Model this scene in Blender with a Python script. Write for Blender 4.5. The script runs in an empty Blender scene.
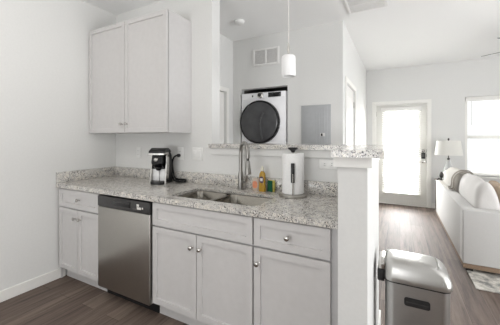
import bpy, bmesh, math, random
from mathutils import Vector, Matrix
random.seed(7)
S = bpy.context.scene
COL = S.collection
PI = math.pi

# ------------------------------------------------------------------ camera
F_PX, CX, CY = 280.57, 246.56, 137.98            # focal length and principal point, 500 x 325 frame
cam_d = bpy.data.cameras.new('camera')
cam = bpy.data.objects.new('camera', cam_d); COL.objects.link(cam)
cam_d.sensor_fit = 'HORIZONTAL'; cam_d.sensor_width = 36.0
cam_d.lens = 36.0 * F_PX / 500.0
cam_d.shift_x = (250.0 - CX) / 500.0
cam_d.shift_y = (CY - 162.5) / 500.0
cam.location = (2.8695, -2.1346, 1.3444)
cam.rotation_euler = (PI / 2, 0, 0.4955)
cam_d.clip_start = 0.02
S.camera = cam

# ------------------------------------------------------------------ light and exposure
S.view_settings.view_transform = 'Standard'
S.view_settings.look = 'None'
S.view_settings.gamma = 1.0
S.view_settings.use_curve_mapping = False
S.view_settings.exposure = 0.03
w = bpy.data.worlds.new('sky'); S.world = w; w.use_nodes = True
bg = w.node_tree.nodes['Background']
bg.inputs[0].default_value = (0.97, 0.985, 1.0, 1); bg.inputs[1].default_value = 1.15

def area(name, loc, rot, sx, sy, power, color=(1, 1, 1), spread=PI):
    l = bpy.data.lights.new(name, 'AREA'); l.shape = 'RECTANGLE'; l.size = sx; l.size_y = sy
    l.energy = power; l.color = color; l.spread = spread
    o = bpy.data.objects.new(name, l); COL.objects.link(o); o.location = loc; o.rotation_euler = rot
    return o
# daylight outside the far door and window; side and rear areas are added, unseen fill
area('door_daylight', (2.91, 4.75, 1.15), (-PI / 2, 0, 0), 1.0, 2.0, 262, (0.99, 0.995, 1.0))
area('window_daylight', (4.9, 4.85, 1.4), (-PI / 2, 0, 0), 2.2, 2.2, 25, (0.99, 0.995, 1.0))
area('kitchen_side_fill', (6.75, -0.8, 1.1), (0, PI / 2 + 0.65, 0), 1.9, 3.0, 138, (0.985, 0.99, 1.0))
area('living_side_fill', (6.75, 2.1, 1.2), (0, PI / 2 + 0.35, 0), 2.0, 2.2, 12, (0.985, 0.99, 1.0))
area('rear_fill', (1.7, -5.1, 0.8), (PI / 2 + 1.1, 0, 0), 1.6, 1.2, 64, (0.985, 0.99, 1.0))
pl = bpy.data.lights.new('kitchen_ceiling_fill', 'POINT'); pl.energy = 13; pl.color = (1.0, 0.95, 0.88); pl.shadow_soft_size = 0.16   # unseen fill point added to brighten the kitchen ceiling
po = bpy.data.objects.new('kitchen_ceiling_fill', pl); COL.objects.link(po); po.location = (1.15, -2.0, 2.52)

# ------------------------------------------------------------------ materials
def srgb(r, g, b):
    def f(c):
        c /= 255.0
        return c / 12.92 if c <= 0.04045 else ((c + 0.055) / 1.055) ** 2.4
    return (f(r), f(g), f(b), 1.0)

def mat(name, col, rough=0.5, metal=0.0, **kw):
    m = bpy.data.materials.new(name); m.use_nodes = True
    b = m.node_tree.nodes['Principled BSDF']
    b.inputs['Base Color'].default_value = col
    b.inputs['Roughness'].default_value = rough
    b.inputs['Metallic'].default_value = metal
    for k, v in kw.items(): b.inputs[k.replace('_', ' ')].default_value = v
    return m

def nodes(m): return m.node_tree.nodes, m.node_tree.links, m.node_tree.nodes['Principled BSDF']
def tex_coord(m, scale=(1, 1, 1), rot=(0, 0, 0)):
    N, L, b = nodes(m)
    tc = N.new('ShaderNodeTexCoord'); mp = N.new('ShaderNodeMapping')
    mp.inputs['Scale'].default_value = scale; mp.inputs['Rotation'].default_value = rot
    L.new(tc.outputs['Object'], mp.inputs['Vector'])
    return mp.outputs['Vector']
def noise(m, vec, scale, detail=4, rough=0.55):
    N, L, b = nodes(m); n = N.new('ShaderNodeTexNoise')
    n.inputs['Scale'].default_value = scale; n.inputs['Detail'].default_value = detail; n.inputs['Roughness'].default_value = rough
    L.new(vec, n.inputs['Vector']); return n.outputs['Fac']
def ramp(m, fac, stops, interp='LINEAR'):
    N, L, b = nodes(m); r = N.new('ShaderNodeValToRGB'); r.color_ramp.interpolation = interp
    e = r.color_ramp.elements
    while len(e) < len(stops): e.new(0.5)
    for el, (p, c) in zip(e, stops): el.position = p; el.color = c
    L.new(fac, r.inputs['Fac']); return r.outputs['Color']
def mix(m, fac, a, b2, mode='MIX'):
    N, L, b = nodes(m); x = N.new('ShaderNodeMix'); x.data_type = 'RGBA'; x.blend_type = mode
    for s, v in ((0, fac), (6, a), (7, b2)):
        if hasattr(v, 'links'): L.new(v, x.inputs[s])
        else: x.inputs[s].default_value = v
    return x.outputs[2]
def bump(m, h, strength=0.1, dist=0.002):
    N, L, b = nodes(m); n = N.new('ShaderNodeBump'); n.inputs['Strength'].default_value = strength; n.inputs['Distance'].default_value = dist
    L.new(h, n.inputs['Height']); L.new(n.outputs['Normal'], b.inputs['Normal'])
def textured(name, c1, c2, scale, rough=0.6, stretch=(1, 1, 1), bstr=0.1, bdist=0.002, metal=0.0):
    m = mat(name, c1, rough, metal); v = tex_coord(m, stretch); n = noise(m, v, scale)
    N, L, b = nodes(m)
    L.new(ramp(m, n, [(0.3, c1), (0.7, c2)]), b.inputs['Base Color'])
    if bstr: bump(m, n, bstr, bdist)
    return m

M = {}
M['wall'] = textured('wall_paint', srgb(224, 224, 222), srgb(221, 221, 219), 60, 0.85, bstr=0.05)
M['ceiling'] = textured('ceiling_paint', srgb(244, 244, 243), srgb(241, 241, 240), 90, 0.9, bstr=0.08)
M['trim'] = textured('trim_paint', srgb(238, 237, 233), srgb(235, 234, 230), 40, 0.45, bstr=0.02)
M['door'] = textured('door_paint', srgb(222, 221, 216), srgb(219, 218, 213), 30, 0.45, bstr=0.02)
M['cabinet'] = textured('cabinet_paint', srgb(206, 204, 203), srgb(202, 200, 199), 25, 0.42, bstr=0.02)
M['carcass'] = textured('cabinet_side_paint', srgb(194, 193, 193), srgb(190, 189, 189), 25, 0.5, bstr=0.02)
M['steel'] = textured('brushed_steel', srgb(186, 183, 178), srgb(174, 171, 166), 30, 0.30, (1, 1, 40), 0.04, 0.001, 1.0)
M['steel_dark'] = textured('dark_steel', srgb(150, 149, 147), srgb(138, 137, 135), 40, 0.24, (1, 1, 30), 0.03, 0.001, 1.0)  # darker steel for the strike plates and drip grid
M['sink_steel'] = textured('sink_steel', srgb(150, 146, 138), srgb(138, 134, 126), 40, 0.22, (1, 20, 20), 0.03, 0.001, 1.0)
M['bin_steel'] = textured('bin_steel', srgb(178, 177, 175), srgb(168, 167, 165), 40, 0.36, (1, 1, 30), 0.03, 0.001, 1.0)
M['chrome'] = textured('nickel', srgb(200, 198, 194), srgb(194, 192, 188), 20, 0.22, bstr=0.0, metal=1.0)
M['lid_steel'] = textured('satin_lid_metal', srgb(190, 189, 186), srgb(184, 183, 180), 12, 0.30, bstr=0.0, metal=0.9)
M['plate_silver'] = textured('silver_plastic', srgb(236, 236, 236), srgb(230, 230, 230), 30, 0.35, bstr=0.0)
M['black'] = textured('black_plastic', srgb(24, 24, 25), srgb(30, 30, 31), 30, 0.4, bstr=0.02)
M['faucet'] = textured('brushed_nickel', srgb(158, 156, 152), srgb(150, 148, 144), 20, 0.33, bstr=0.0, metal=1.0)
M['gloss_black'] = textured('gloss_black', srgb(16, 16, 18), srgb(20, 20, 22), 10, 0.12, bstr=0.0)
M['panel_black'] = textured('dishwasher_panel', srgb(58, 57, 57), srgb(52, 51, 51), 30, 0.35, bstr=0.02)
M['white_plastic'] = textured('white_plastic', srgb(236, 236, 234), srgb(232, 232, 230), 30, 0.35, bstr=0.01)
M['appliance'] = textured('white_enamel', srgb(250, 250, 252), srgb(247, 247, 249), 10, 0.25, bstr=0.0)
M['slot'] = textured('slot_grey', srgb(120, 118, 114), srgb(110, 108, 104), 30, 0.6, bstr=0.0)
M['panel_grey'] = textured('grey_enamel', srgb(176, 178, 180), srgb(170, 172, 174), 20, 0.45, bstr=0.02)
M['grille'] = textured('grille_white', srgb(234, 233, 231), srgb(229, 228, 226), 30, 0.55, bstr=0.0)
M['grille_dark'] = textured('grille_recess', srgb(176, 175, 173), srgb(166, 165, 163), 30, 0.8, bstr=0.0)
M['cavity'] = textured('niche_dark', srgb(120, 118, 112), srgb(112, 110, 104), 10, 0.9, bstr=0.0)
M['paper'] = textured('paper_towel', srgb(244, 244, 243), srgb(236, 236, 235), 90, 0.95, bstr=0.35)
M['sponge_y'] = textured('sponge_yellow', srgb(226, 218, 120), srgb(200, 190, 96), 160, 0.95, bstr=0.5)
M['sponge_g'] = textured('scouring_green', srgb(14, 92, 62), srgb(8, 70, 46), 220, 0.95, bstr=0.5)
M['label_dark'] = textured('printed_label', srgb(84, 58, 78), srgb(70, 46, 66), 60, 0.5, bstr=0.0)
M['label_white'] = textured('printed_white', srgb(230, 228, 224), srgb(220, 218, 214), 60, 0.5, bstr=0.0)
M['label_orange'] = textured('peach_label', srgb(226, 150, 112), srgb(210, 128, 96), 50, 0.5, bstr=0.0)
M['cap_white'] = textured('pale_cap', srgb(236, 232, 214), srgb(228, 224, 206), 50, 0.35, bstr=0.0)
M['wood_base'] = textured('sofa_plinth_wood', srgb(146, 124, 104), srgb(124, 104, 86), 14, 0.5, (10, 1, 10), 0.05)
M['linen'] = textured('cream_linen', srgb(212, 211, 209), srgb(200, 199, 197), 320, 0.95, bstr=0.3)
M['cushion'] = textured('pale_cushion', srgb(220, 218, 216), srgb(206, 203, 200), 200, 0.95, bstr=0.3)
M['pillow_tan'] = textured('tan_cushion', srgb(186, 168, 148), srgb(168, 150, 130), 240, 0.95, bstr=0.3)
M['throw'] = textured('ivory_throw', srgb(244, 242, 237), srgb(230, 227, 220), 160, 0.95, bstr=0.5)
M['throw_edge'] = textured('beige_throw_fold', srgb(192, 184, 174), srgb(170, 162, 152), 120, 0.95, bstr=0.5)
M['lamp_dark'] = textured('lamp_pewter', srgb(92, 90, 88), srgb(78, 76, 74), 20, 0.35, bstr=0.0, metal=0.6)
M['table_wood'] = textured('side_table_wood', srgb(96, 80, 66), srgb(78, 64, 52), 10, 0.5, (1, 12, 1), 0.05)
M['outside'] = textured('exterior_stucco', srgb(236, 234, 230), srgb(228, 226, 222), 6, 0.9, bstr=0.0)

g = M['lamp_glass'] = mat('clear_lamp_glass', (0.96, 0.97, 0.97, 1), 0.15)
N, L, b = nodes(g); tr = N.new('ShaderNodeBsdfTransparent'); ms = N.new('ShaderNodeMixShader'); ms.inputs[0].default_value = 0.55
L.new(b.outputs[0], ms.inputs[1]); L.new(tr.outputs[0], ms.inputs[2]); L.new(ms.outputs[0], N['Material Output'].inputs[0])
g = M['tank'] = mat('smoked_tank', srgb(40, 40, 42), 0.15); nodes(g)[2].inputs['Transmission Weight'].default_value = 0.2
g = M['soap'] = mat('golden_soap', srgb(206, 164, 60), 0.2); nodes(g)[2].inputs['Transmission Weight'].default_value = 0.3
g = M['clear_plastic'] = mat('cloudy_plastic', srgb(232, 214, 198), 0.25); nodes(g)[2].inputs['Transmission Weight'].default_value = 0.3
M['opal'] = textured('opal_glass', srgb(248, 248, 248), srgb(245, 245, 245), 8, 0.3, bstr=0.0)
g = M['shade'] = mat('lamp_linen', srgb(240, 239, 236), 0.9)
N, L, b = nodes(g)   # light cloth lets daylight through
tr = N.new('ShaderNodeBsdfTranslucent'); tr.inputs[0].default_value = srgb(245, 244, 240)
ms = N.new('ShaderNodeMixShader'); ms.inputs[0].default_value = 0.45
L.new(b.outputs[0], ms.inputs[1]); L.new(tr.outputs[0], ms.inputs[2]); L.new(ms.outputs[0], N['Material Output'].inputs[0])
g = M['slat'] = mat('blind_slat', srgb(240, 240, 238), 0.5)
N, L, b = nodes(g)
tr = N.new('ShaderNodeBsdfTranslucent'); tr.inputs[0].default_value = srgb(248, 248, 246)
ms = N.new('ShaderNodeMixShader'); ms.inputs[0].default_value = 0.6
L.new(b.outputs[0], ms.inputs[1]); L.new(tr.outputs[0], ms.inputs[2]); L.new(ms.outputs[0], N['Material Output'].inputs[0])
g = M['pane'] = bpy.data.materials.new('window_pane'); g.use_nodes = True     # thin clear glass
N, L = g.node_tree.nodes, g.node_tree.links
N.remove(N['Principled BSDF'])
t = N.new('ShaderNodeBsdfTransparent'); gl = N.new('ShaderNodeBsdfGlossy'); gl.inputs['Roughness'].default_value = 0.02
ms = N.new('ShaderNodeMixShader'); ms.inputs[0].default_value = 0.05
L.new(t.outputs[0], ms.inputs[1]); L.new(gl.outputs[0], ms.inputs[2]); L.new(ms.outputs[0], N['Material Output'].inputs[0])

# granite: cream ground, grey clouds, black and white flecks
m = M['granite'] = mat('speckled_granite', (0.6, 0.6, 0.6, 1), 0.16)
N, L, b = nodes(m); v = tex_coord(m)
cloud = ramp(m, noise(m, v, 26, 6, 0.65), [(0.34, srgb(178, 176, 174)), (0.5, srgb(212, 208, 201)), (0.66, srgb(228, 221, 208))])
def cells(scale):
    n = N.new('ShaderNodeTexVoronoi'); n.inputs['Scale'].default_value = scale; L.new(v, n.inputs['Vector'])
    s = N.new('ShaderNodeSeparateColor'); L.new(n.outputs['Color'], s.inputs[0]); return s.outputs[0], s.outputs[1]
c1, c2 = cells(170)
grey = mix(m, ramp(m, c1, [(0.0, (0, 0, 0, 1)), (0.60, (0.75, 0.75, 0.75, 1))], 'CONSTANT'), cloud, srgb(168, 166, 163))
c3, c4 = cells(230)
white = mix(m, ramp(m, c3, [(0.0, (0, 0, 0, 1)), (0.82, (0.8, 0.8, 0.8, 1))], 'CONSTANT'), grey, srgb(232, 230, 226))
c5, c6 = cells(190)
clus = ramp(m, noise(m, v, 18, 3, 0.5), [(0.40, (0, 0, 0, 1)), (0.54, (1, 1, 1, 1))])
spot = mix(m, 1.0, ramp(m, c6, [(0.0, (0, 0, 0, 1)), (0.80, (0.95, 0.95, 0.95, 1))], 'CONSTANT'), clus, 'MULTIPLY')
dark = mix(m, spot, white, srgb(64, 62, 64))
L.new(dark, b.inputs['Base Color'])

# floor: vinyl planks running away from the kitchen run
m = M['floor'] = mat('plank_floor', (0.1, 0.08, 0.07, 1), 0.64)
N, L, b = nodes(m); v = tex_coord(m, (1, 1, 1), (0, 0, PI / 2))
br = N.new('ShaderNodeTexBrick'); L.new(v, br.inputs['Vector'])
br.offset = 0.37; br.inputs['Scale'].default_value = 1.0
br.inputs['Brick Width'].default_value = 1.22; br.inputs['Row Height'].default_value = 0.152
br.inputs['Mortar Size'].default_value = 0.0012; br.inputs['Mortar Smooth'].default_value = 0.1
br.inputs['Color1'].default_value = (0, 0, 0, 1); br.inputs['Color2'].default_value = (1, 1, 1, 1); br.inputs['Mortar'].default_value = (0.5, 0.5, 0.5, 1)
plank = ramp(m, br.outputs['Color'], [(0.0, srgb(98, 84, 76)), (0.45, srgb(110, 96, 87)), (1.0, srgb(124, 110, 100))])
gv = tex_coord(m, (13, 0.8, 1)); grain = noise(m, gv, 1.7, 9, 0.72)
gr = ramp(m, grain, [(0.34, (0.42, 0.40, 0.38, 1)), (0.50, (0.95, 0.94, 0.93, 1)), (0.66, (1.35, 1.35, 1.35, 1))])
col = mix(m, 1.0, plank, gr, 'MULTIPLY')
L.new(mix(m, br.outputs['Fac'], col, srgb(44, 36, 32)), b.inputs['Base Color']); bump(m, grain, 0.06, 0.001)

# rug
m = M['rug'] = mat('mottled_rug', (0.7, 0.7, 0.7, 1), 0.95)
N, L, b = nodes(m); v = tex_coord(m)
L.new(ramp(m, noise(m, v, 9, 7, 0.7), [(0.38, srgb(134, 134, 132)), (0.5, srgb(196, 192, 184)), (0.62, srgb(228, 225, 218))]), b.inputs['Base Color'])
bump(m, noise(m, v, 300), 0.5, 0.003)

# ------------------------------------------------------------------ mesh helpers (all shapes in world coordinates)
def box(bm, x0, x1, y0, y1, z0, z1, bev=0.0, seg=2):
    vs = [bm.verts.new((x, y, z)) for x in (x0, x1) for y in (y0, y1) for z in (z0, z1)]
    fs = [bm.faces.new([vs[i] for i in q]) for q in ((0, 1, 3, 2), (4, 6, 7, 5), (0, 4, 5, 1), (2, 3, 7, 6), (0, 2, 6, 4), (1, 5, 7, 3))]
    if bev > 0:
        es = list({e for f in fs for e in f.edges})
        bmesh.ops.bevel(bm, geom=es, offset=bev, segments=seg, affect='EDGES', profile=0.5)
    return bm
def B(*a, **k): return box(bmesh.new(), *a, **k)
def rrect(x0, x1, y0, y1, r, n=5):
    r = min(r, (x1 - x0) / 2 - 1e-4, (y1 - y0) / 2 - 1e-4); pts = []
    for cx, cy, a in ((x1 - r, y1 - r, 0), (x0 + r, y1 - r, 90), (x0 + r, y0 + r, 180), (x1 - r, y0 + r, 270)):
        for i in range(n + 1):
            t = math.radians(a + 90.0 * i / n); pts.append((cx + r * math.cos(t), cy + r * math.sin(t)))
    return pts
def loft(bm, loops, cap0=True, cap1=True, closed=True):
    rings = [[bm.verts.new(p) for p in lp] for lp in loops]; n = len(rings[0])
    for a, b2 in zip(rings, rings[1:]):
        for i in range(n if closed else n - 1):
            j = (i + 1) % n; bm.faces.new((a[i], a[j], b2[j], b2[i]))
    if cap0: bm.faces.new(list(reversed(rings[0])))
    if cap1: bm.faces.new(rings[-1])
    return bm
def lathe(bm, cx, cy, prof, n=32, cap0=True, cap1=True):
    loft(bm, [[(cx + r * math.cos(2 * PI * i / n), cy + r * math.sin(2 * PI * i / n), z) for i in range(n)] for r, z in prof], cap0, cap1)
    return bm
def lathe_dir(bm, org, axis, prof, n=24, cap0=True, cap1=True):
    q = Vector(axis).normalized().to_track_quat('Z', 'Y'); o = Vector(org)
    loft(bm, [[o + q @ Vector((r * math.cos(2 * PI * i / n), r * math.sin(2 * PI * i / n), h)) for i in range(n)] for r, h in prof], cap0, cap1)
    return bm
def tube(bm, pts, rad, n=12, caps=True):
    pts = [Vector(p) for p in pts]; rr = rad if isinstance(rad, (list, tuple)) else [rad] * len(pts); loops = []
    up = Vector((0, 0, 1)); prev = None
    for i, p in enumerate(pts):
        t = (pts[min(i + 1, len(pts) - 1)] - pts[max(i - 1, 0)]).normalized()
        if prev is None:
            ref = up if abs(t.z) < 0.9 else Vector((1, 0, 0)); a = t.cross(ref).normalized()
        else:
            a = (prev - t * prev.dot(t)).normalized()
        b2 = t.cross(a); prev = a
        loops.append([p + (a * math.cos(2 * PI * k / n) + b2 * math.sin(2 * PI * k / n)) * rr[i] for k in range(n)])
    return loft(bm, loops, caps, caps)
def smooth_path(pts, n=8):
    P = [Vector(p) for p in pts]; P = [2 * P[0] - P[1]] + P + [2 * P[-1] - P[-2]]; out = []
    for i in range(1, len(P) - 2):
        for k in range(n):
            t = k / n; a, b2, c, d = P[i - 1], P[i], P[i + 1], P[i + 2]
            out.append(0.5 * ((2 * b2) + (c - a) * t + (2 * a - 5 * b2 + 4 * c - d) * t * t + (3 * b2 - a - 3 * c + d) * t ** 3))
    out.append(P[-2]); return out

OFF = {}
def obj(name, bm, material, parent=None, loc=None, angle=35, flat=False):
    bmesh.ops.recalc_face_normals(bm, faces=bm.faces[:])
    if parent is not None: off = OFF[parent]
    elif loc is not None: off = Vector(loc)
    else:
        xs = [v.co for v in bm.verts]
        off = Vector(((min(c.x for c in xs) + max(c.x for c in xs)) / 2, (min(c.y for c in xs) + max(c.y for c in xs)) / 2, min(c.z for c in xs)))
    for v in bm.verts: v.co -= off
    me = bpy.data.meshes.new(name); bm.to_mesh(me); bm.free()
    o = bpy.data.objects.new(name, me); COL.objects.link(o); me.materials.append(material)
    if not flat:
        for p in me.polygons: p.use_smooth = True
        me.set_sharp_from_angle(angle=math.radians(angle))
    if parent is not None: o.parent = parent
    else: o.location = off
    OFF[o] = off.copy()
    return o
def tag(o, label, cat, group=None):
    o['label'] = label; o['category'] = cat
    if group: o['group'] = group
    return o
def thing(name, label, cat, loc, group=None):
    o = bpy.data.objects.new(name, None); COL.objects.link(o); o.location = loc; o.empty_display_size = 0.1
    OFF[o] = Vector(loc); return tag(o, label, cat, group)
def copy_tree(o, delta, label=None):
    def rec(s, parent):
        c = s.copy(); COL.objects.link(c)
        if parent: c.parent = parent
        for ch in s.children: rec(ch, c)
        OFF[c] = OFF[s] + Vector(delta); return c
    c = rec(o, None); c.location = Vector(o.location) + Vector(delta)
    if label: c['label'] = label
    return c
def struct(name, bm, material, parent=None, **k):
    o = obj(name, bm, material, parent, flat=True, **k)
    if parent is None: o['kind'] = 'structure'
    return o

# ------------------------------------------------------------------ room shell
ZC = 2.763
XR, YR, YF, YW = 6.5, -4.9, 4.298, 1.396
struct('floor', B(-0.12, XR + 0.12, YR - 0.12, YF + 0.14, -0.1, 0.0), M['floor'], loc=(0, 0, 0))
struct('ceiling', B(-0.12, XR + 0.12, YR - 0.12, YF + 0.14, ZC, ZC + 0.1), M['ceiling'], loc=(0, 0, ZC))
struct('wall_left', B(-0.12, 0, YR - 0.12, 0.1306, 0, ZC), M['wall'], loc=(0, 0, 0))
struct('wall_kitchen', B(0, 1.3495, 0, 0.1306, 0, ZC), M['wall'], loc=(0, 0, 0))
ZB = 1.255
struct('wall_bar', B(1.3495, 2.6122, 0, 0.1306, 0, ZB), M['wall'], loc=(0, 0, 0))
struct('wall_column', B(2.6122, 2.7445, -0.7276, 0.1306, 0, ZB), M['wall'], loc=(0, 0, 0))
# hall left wall with a door in it
bm = B(0.60, 0.7361, 0.1306, 0.36, 0, ZC); box(bm, 0.60, 0.7361, 1.205, 1.50, 0, ZC); box(bm, 0.60, 0.7361, 0.36, 1.205, 1.99, ZC)
struct('wall_hall_left', bm, M['wall'], loc=(0.6, 0.13, 0))
d = struct('door_1', B(0.63, 0.70, 0.362, 1.203, 0.01, 1.988), M['trim'], loc=(0.66, 0.78, 0))
for y0, y1, z0, z1 in ((0.50, 1.07, 0.22, 0.92), (0.50, 1.07, 1.06, 1.86)):
    bm = B(0.70, 0.706, y0, y1, z0, z1, bev=0.004); obj('door_panel', bm, M['trim'], d)
bm = B(0.7361, 0.752, 1.205, 1.268, 0, 2.05, bev=0.003); box(bm, 0.7361, 0.752, 0.30, 0.36, 0, 2.05, bev=0.003); box(bm, 0.7361, 0.752, 0.36, 1.205, 1.99, 2.05, bev=0.003)
struct('trim_1', bm, M['trim'])
# wall with the laundry niche
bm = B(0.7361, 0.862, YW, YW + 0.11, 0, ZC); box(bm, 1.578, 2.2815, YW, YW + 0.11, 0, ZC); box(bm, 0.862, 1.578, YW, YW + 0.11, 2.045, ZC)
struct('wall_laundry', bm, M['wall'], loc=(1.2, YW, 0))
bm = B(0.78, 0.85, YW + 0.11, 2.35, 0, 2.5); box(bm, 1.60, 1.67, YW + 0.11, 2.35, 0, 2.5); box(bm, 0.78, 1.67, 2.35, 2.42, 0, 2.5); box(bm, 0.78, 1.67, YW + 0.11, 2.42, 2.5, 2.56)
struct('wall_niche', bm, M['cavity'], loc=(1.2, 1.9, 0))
# wall along the living room, with a door
DY0, DY1 = 1.63, 2.47
bm = B(2.17, 2.2815, YW + 0.11, DY0, 0, ZC); box(bm, 2.17, 2.2815, DY1, YF, 0, ZC); box(bm, 2.17, 2.2815, DY0, DY1, 2.06, ZC)
struct('wall_hall_right', bm, M['wall'], loc=(2.2, 2.8, 0))
d = struct('door_2', B(2.215, 2.262, DY0 + 0.003, DY1 - 0.003, 0.01, 2.057), M['trim'], loc=(2.24, 2.05, 0))
for z0, z1 in ((0.22, 0.90), (1.05, 1.93)):
    bm = B(2.262, 2.268, DY0 + 0.13, DY1 - 0.13, z0, z1, bev=0.005); obj('door_panel', bm, M['trim'], d)
for z in (0.25, 1.05, 1.85):
    bm = bmesh.new(); tube(bm, [(2.268, DY1 - 0.004, z - 0.045), (2.268, DY1 - 0.004, z + 0.045)], 0.008); obj('hinge', bm, M['steel'], d)
bm = bmesh.new(); lathe_dir(bm, (2.262, DY0 + 0.07, 0.95), (1, 0, 0), [(0.03, 0), (0.03, 0.008), (0.012, 0.012), (0.012, 0.035), (0.028, 0.045), (0.028, 0.06), (0.015, 0.068)]); obj('door_handle', bm, M['chrome'], d)
bm = B(2.2815, 2.297, DY0 - 0.065, DY0, 0, 2.125, bev=0.003); box(bm, 2.2815, 2.297, DY1, DY1 + 0.065, 0, 2.125, bev=0.003); box(bm, 2.2815, 2.297, DY0, DY1, 2.06, 2.125, bev=0.003)
struct('trim_2', bm, M['trim'])
# far wall with door and window
XD0, XD1, ZD = 2.451, 3.3696, 2.031
XW0, XW1, ZW0, ZW1 = 3.95, 5.25, 0.657, 2.095
bm = B(2.17, XD0, YF, YF + 0.14, 0, ZC); box(bm, XD0, XD1, YF, YF + 0.14, ZD, ZC); box(bm, XD1, XW0, YF, YF + 0.14, 0, ZC)
box(bm, XW0, XW1, YF, YF + 0.14, 0, ZW0); box(bm, XW0, XW1, YF, YF + 0.14, ZW1, ZC); box(bm, XW1, XR, YF, YF + 0.14, 0, ZC)
struct('wall_far', bm, M['wall'], loc=(4, YF, 0))
# right wall and rear wall, each with wide openings added to admit the fill (outside the picture)
bm = B(XR, XR + 0.12, YR, -2.4, 0, ZC); box(bm, XR, XR + 0.12, 0.8, 1.0, 0, ZC); box(bm, XR, XR + 0.12, 3.2, YF + 0.14, 0, ZC)
for y0, y1 in ((-2.4, 0.8), (1.0, 3.2)): box(bm, XR, XR + 0.12, y0, y1, 0, 0.2); box(bm, XR, XR + 0.12, y0, y1, 2.5, ZC)
struct('wall_right', bm, M['wall'], loc=(XR, 0, 0))
bm = B(0, 0.8, YR - 0.12, YR, 0, ZC); box(bm, 2.8, XR + 0.12, YR - 0.12, YR, 0, ZC); box(bm, 0.8, 2.8, YR - 0.12, YR, 0, 0.15); box(bm, 0.8, 2.8, YR - 0.12, YR, 2.5, ZC)
struct('wall_rear', bm, M['wall'], loc=(3, YR, 0))

# baseboards
def baseboard(name, x0, x1, y0, y1, h=0.092):
    bm = B(x0, x1, y0, y1, 0, h, bev=0.004); struct(name, bm, M['trim'])
baseboard('baseboard_left', 0, 0.015, YR, -0.565)
baseboard('baseboard_far', XD1 + 0.07, XR, YF - 0.015, YF)
baseboard('baseboard_hall', 2.2815, 2.2965, DY1 + 0.067, YF)
baseboard('baseboard_column', 2.7445, 2.7595, -0.7276, 0.1306)
# flat band under the bar ledge on the kitchen side, and the band round the column head
bm = B(1.3495, 2.6122, -0.016, 0.0, 1.194, ZB, bev=0.002); struct('trim_3', bm, M['wall'])
bm = bmesh.new()
loft(bm, [[(x, y, z) for x, y in ((2.594, -0.02), (2.594, -0.748), (2.765, -0.748), (2.765, 0.15), (2.7445, 0.15), (2.7445, -0.7276), (2.6122, -0.7276), (2.6122, -0.02))] for z in (1.207, ZB)])
struct('trim_4', bm, M['trim'])

# entry door with a big blind-covered pane
d = bpy.data.objects.new('door_3', None); COL.objects.link(d); d.location = (2.91, YF + 0.05, 0); d['kind'] = 'structure'; OFF[d] = Vector(d.location)
GX0, GX1, GZ0, GZ1 = 2.640, 3.190, 0.245, 1.87
ys0, ys1 = YF + 0.025, YF + 0.07
bm = B(XD0 + 0.0165, GX0, ys0, ys1, 0.012, ZD - 0.014); box(bm, GX1, XD1 - 0.0145, ys0, ys1, 0.012, ZD - 0.014); box(bm, GX0, GX1, ys0, ys1, 0.012, GZ0); box(bm, GX0, GX1, ys0, ys1, GZ1, ZD - 0.014)
for x0, x1, z0, z1 in ((GX0 - 0.03, GX0, GZ0 - 0.03, GZ1 + 0.03), (GX1, GX1 + 0.03, GZ0 - 0.03, GZ1 + 0.03), (GX0, GX1, GZ0 - 0.03, GZ0), (GX0, GX1, GZ1, GZ1 + 0.03)):
    box(bm, x0, x1, ys0 - 0.01, ys0, z0, z1, bev=0.003)
obj('door_leaf', bm, M['door'], d, flat=True)
obj('door_pane', B(GX0, GX1, ys0 + 0.02, ys0 + 0.026, GZ0, GZ1), M['pane'], d, flat=True)
bm = bmesh.new()
for i in range(1, 3): x = GX0 + (GX1 - GX0) * i / 3; box(bm, x - 0.008, x + 0.008, ys0 + 0.026, ys0 + 0.034, GZ0, GZ1)
for i in range(1, 5): z = GZ0 + (GZ1 - GZ0) * i / 5; box(bm, GX0, GX1, ys0 + 0.026, ys0 + 0.034, z - 0.008, z + 0.008)
obj('muntin', bm, M['trim'], d, flat=True)
lx = 3.298
bm = bmesh.new(); lathe_dir(bm, (lx, ys0, 1.095), (0, -1, 0), [(0.03, 0), (0.03, 0.012), (0.024, 0.02), (0.012, 0.022), (0.012, 0.03)]); obj('deadbolt', bm, M['chrome'], d)
bm = B(lx - 0.034, lx + 0.034, ys0 - 0.028, ys0, 0.94, 1.06, bev=0.012, seg=3); kp = obj('keypad_lock', bm, M['black'], d)
kp['label'] = 'dark keypad lock'
bm = bmesh.new()
for i in range(3):
    for j in range(4): box(bm, lx - 0.020 + 0.015 * i, lx - 0.010 + 0.015 * i, ys0 - 0.031, ys0 - 0.027, 0.975 + 0.018 * j, 0.985 + 0.018 * j, bev=0.001)
obj('keypad', bm, M['slot'], kp)
bm = bmesh.new(); lathe_dir(bm, (lx, ys0, 0.88), (0, -1, 0), [(0.03, 0), (0.03, 0.010), (0.013, 0.014), (0.013, 0.05)])
tube(bm, [(lx + 0.005, ys0 - 0.045, 0.88), (lx - 0.06, ys0 - 0.047, 0.88), (lx - 0.115, ys0 - 0.043, 0.878)], [0.011, 0.009, 0.008]); obj('door_handle', bm, M['chrome'], d)
for z in (0.22, 1.02, 1.84):
    bm = bmesh.new(); tube(bm, [(XD0 + 0.016, ys0 - 0.006, z - 0.05), (XD0 + 0.016, ys0 - 0.006, z + 0.05)], 0.009); obj('hinge', bm, M['steel'], d)
for z in (1.095, 1.0, 0.88):
    bm = B(XD1 - 0.019, XD1 - 0.014, ys0 - 0.012, ys0 + 0.02, z - 0.028, z + 0.028, bev=0.001); obj('strike_plate', bm, M['steel_dark'], d)
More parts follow.
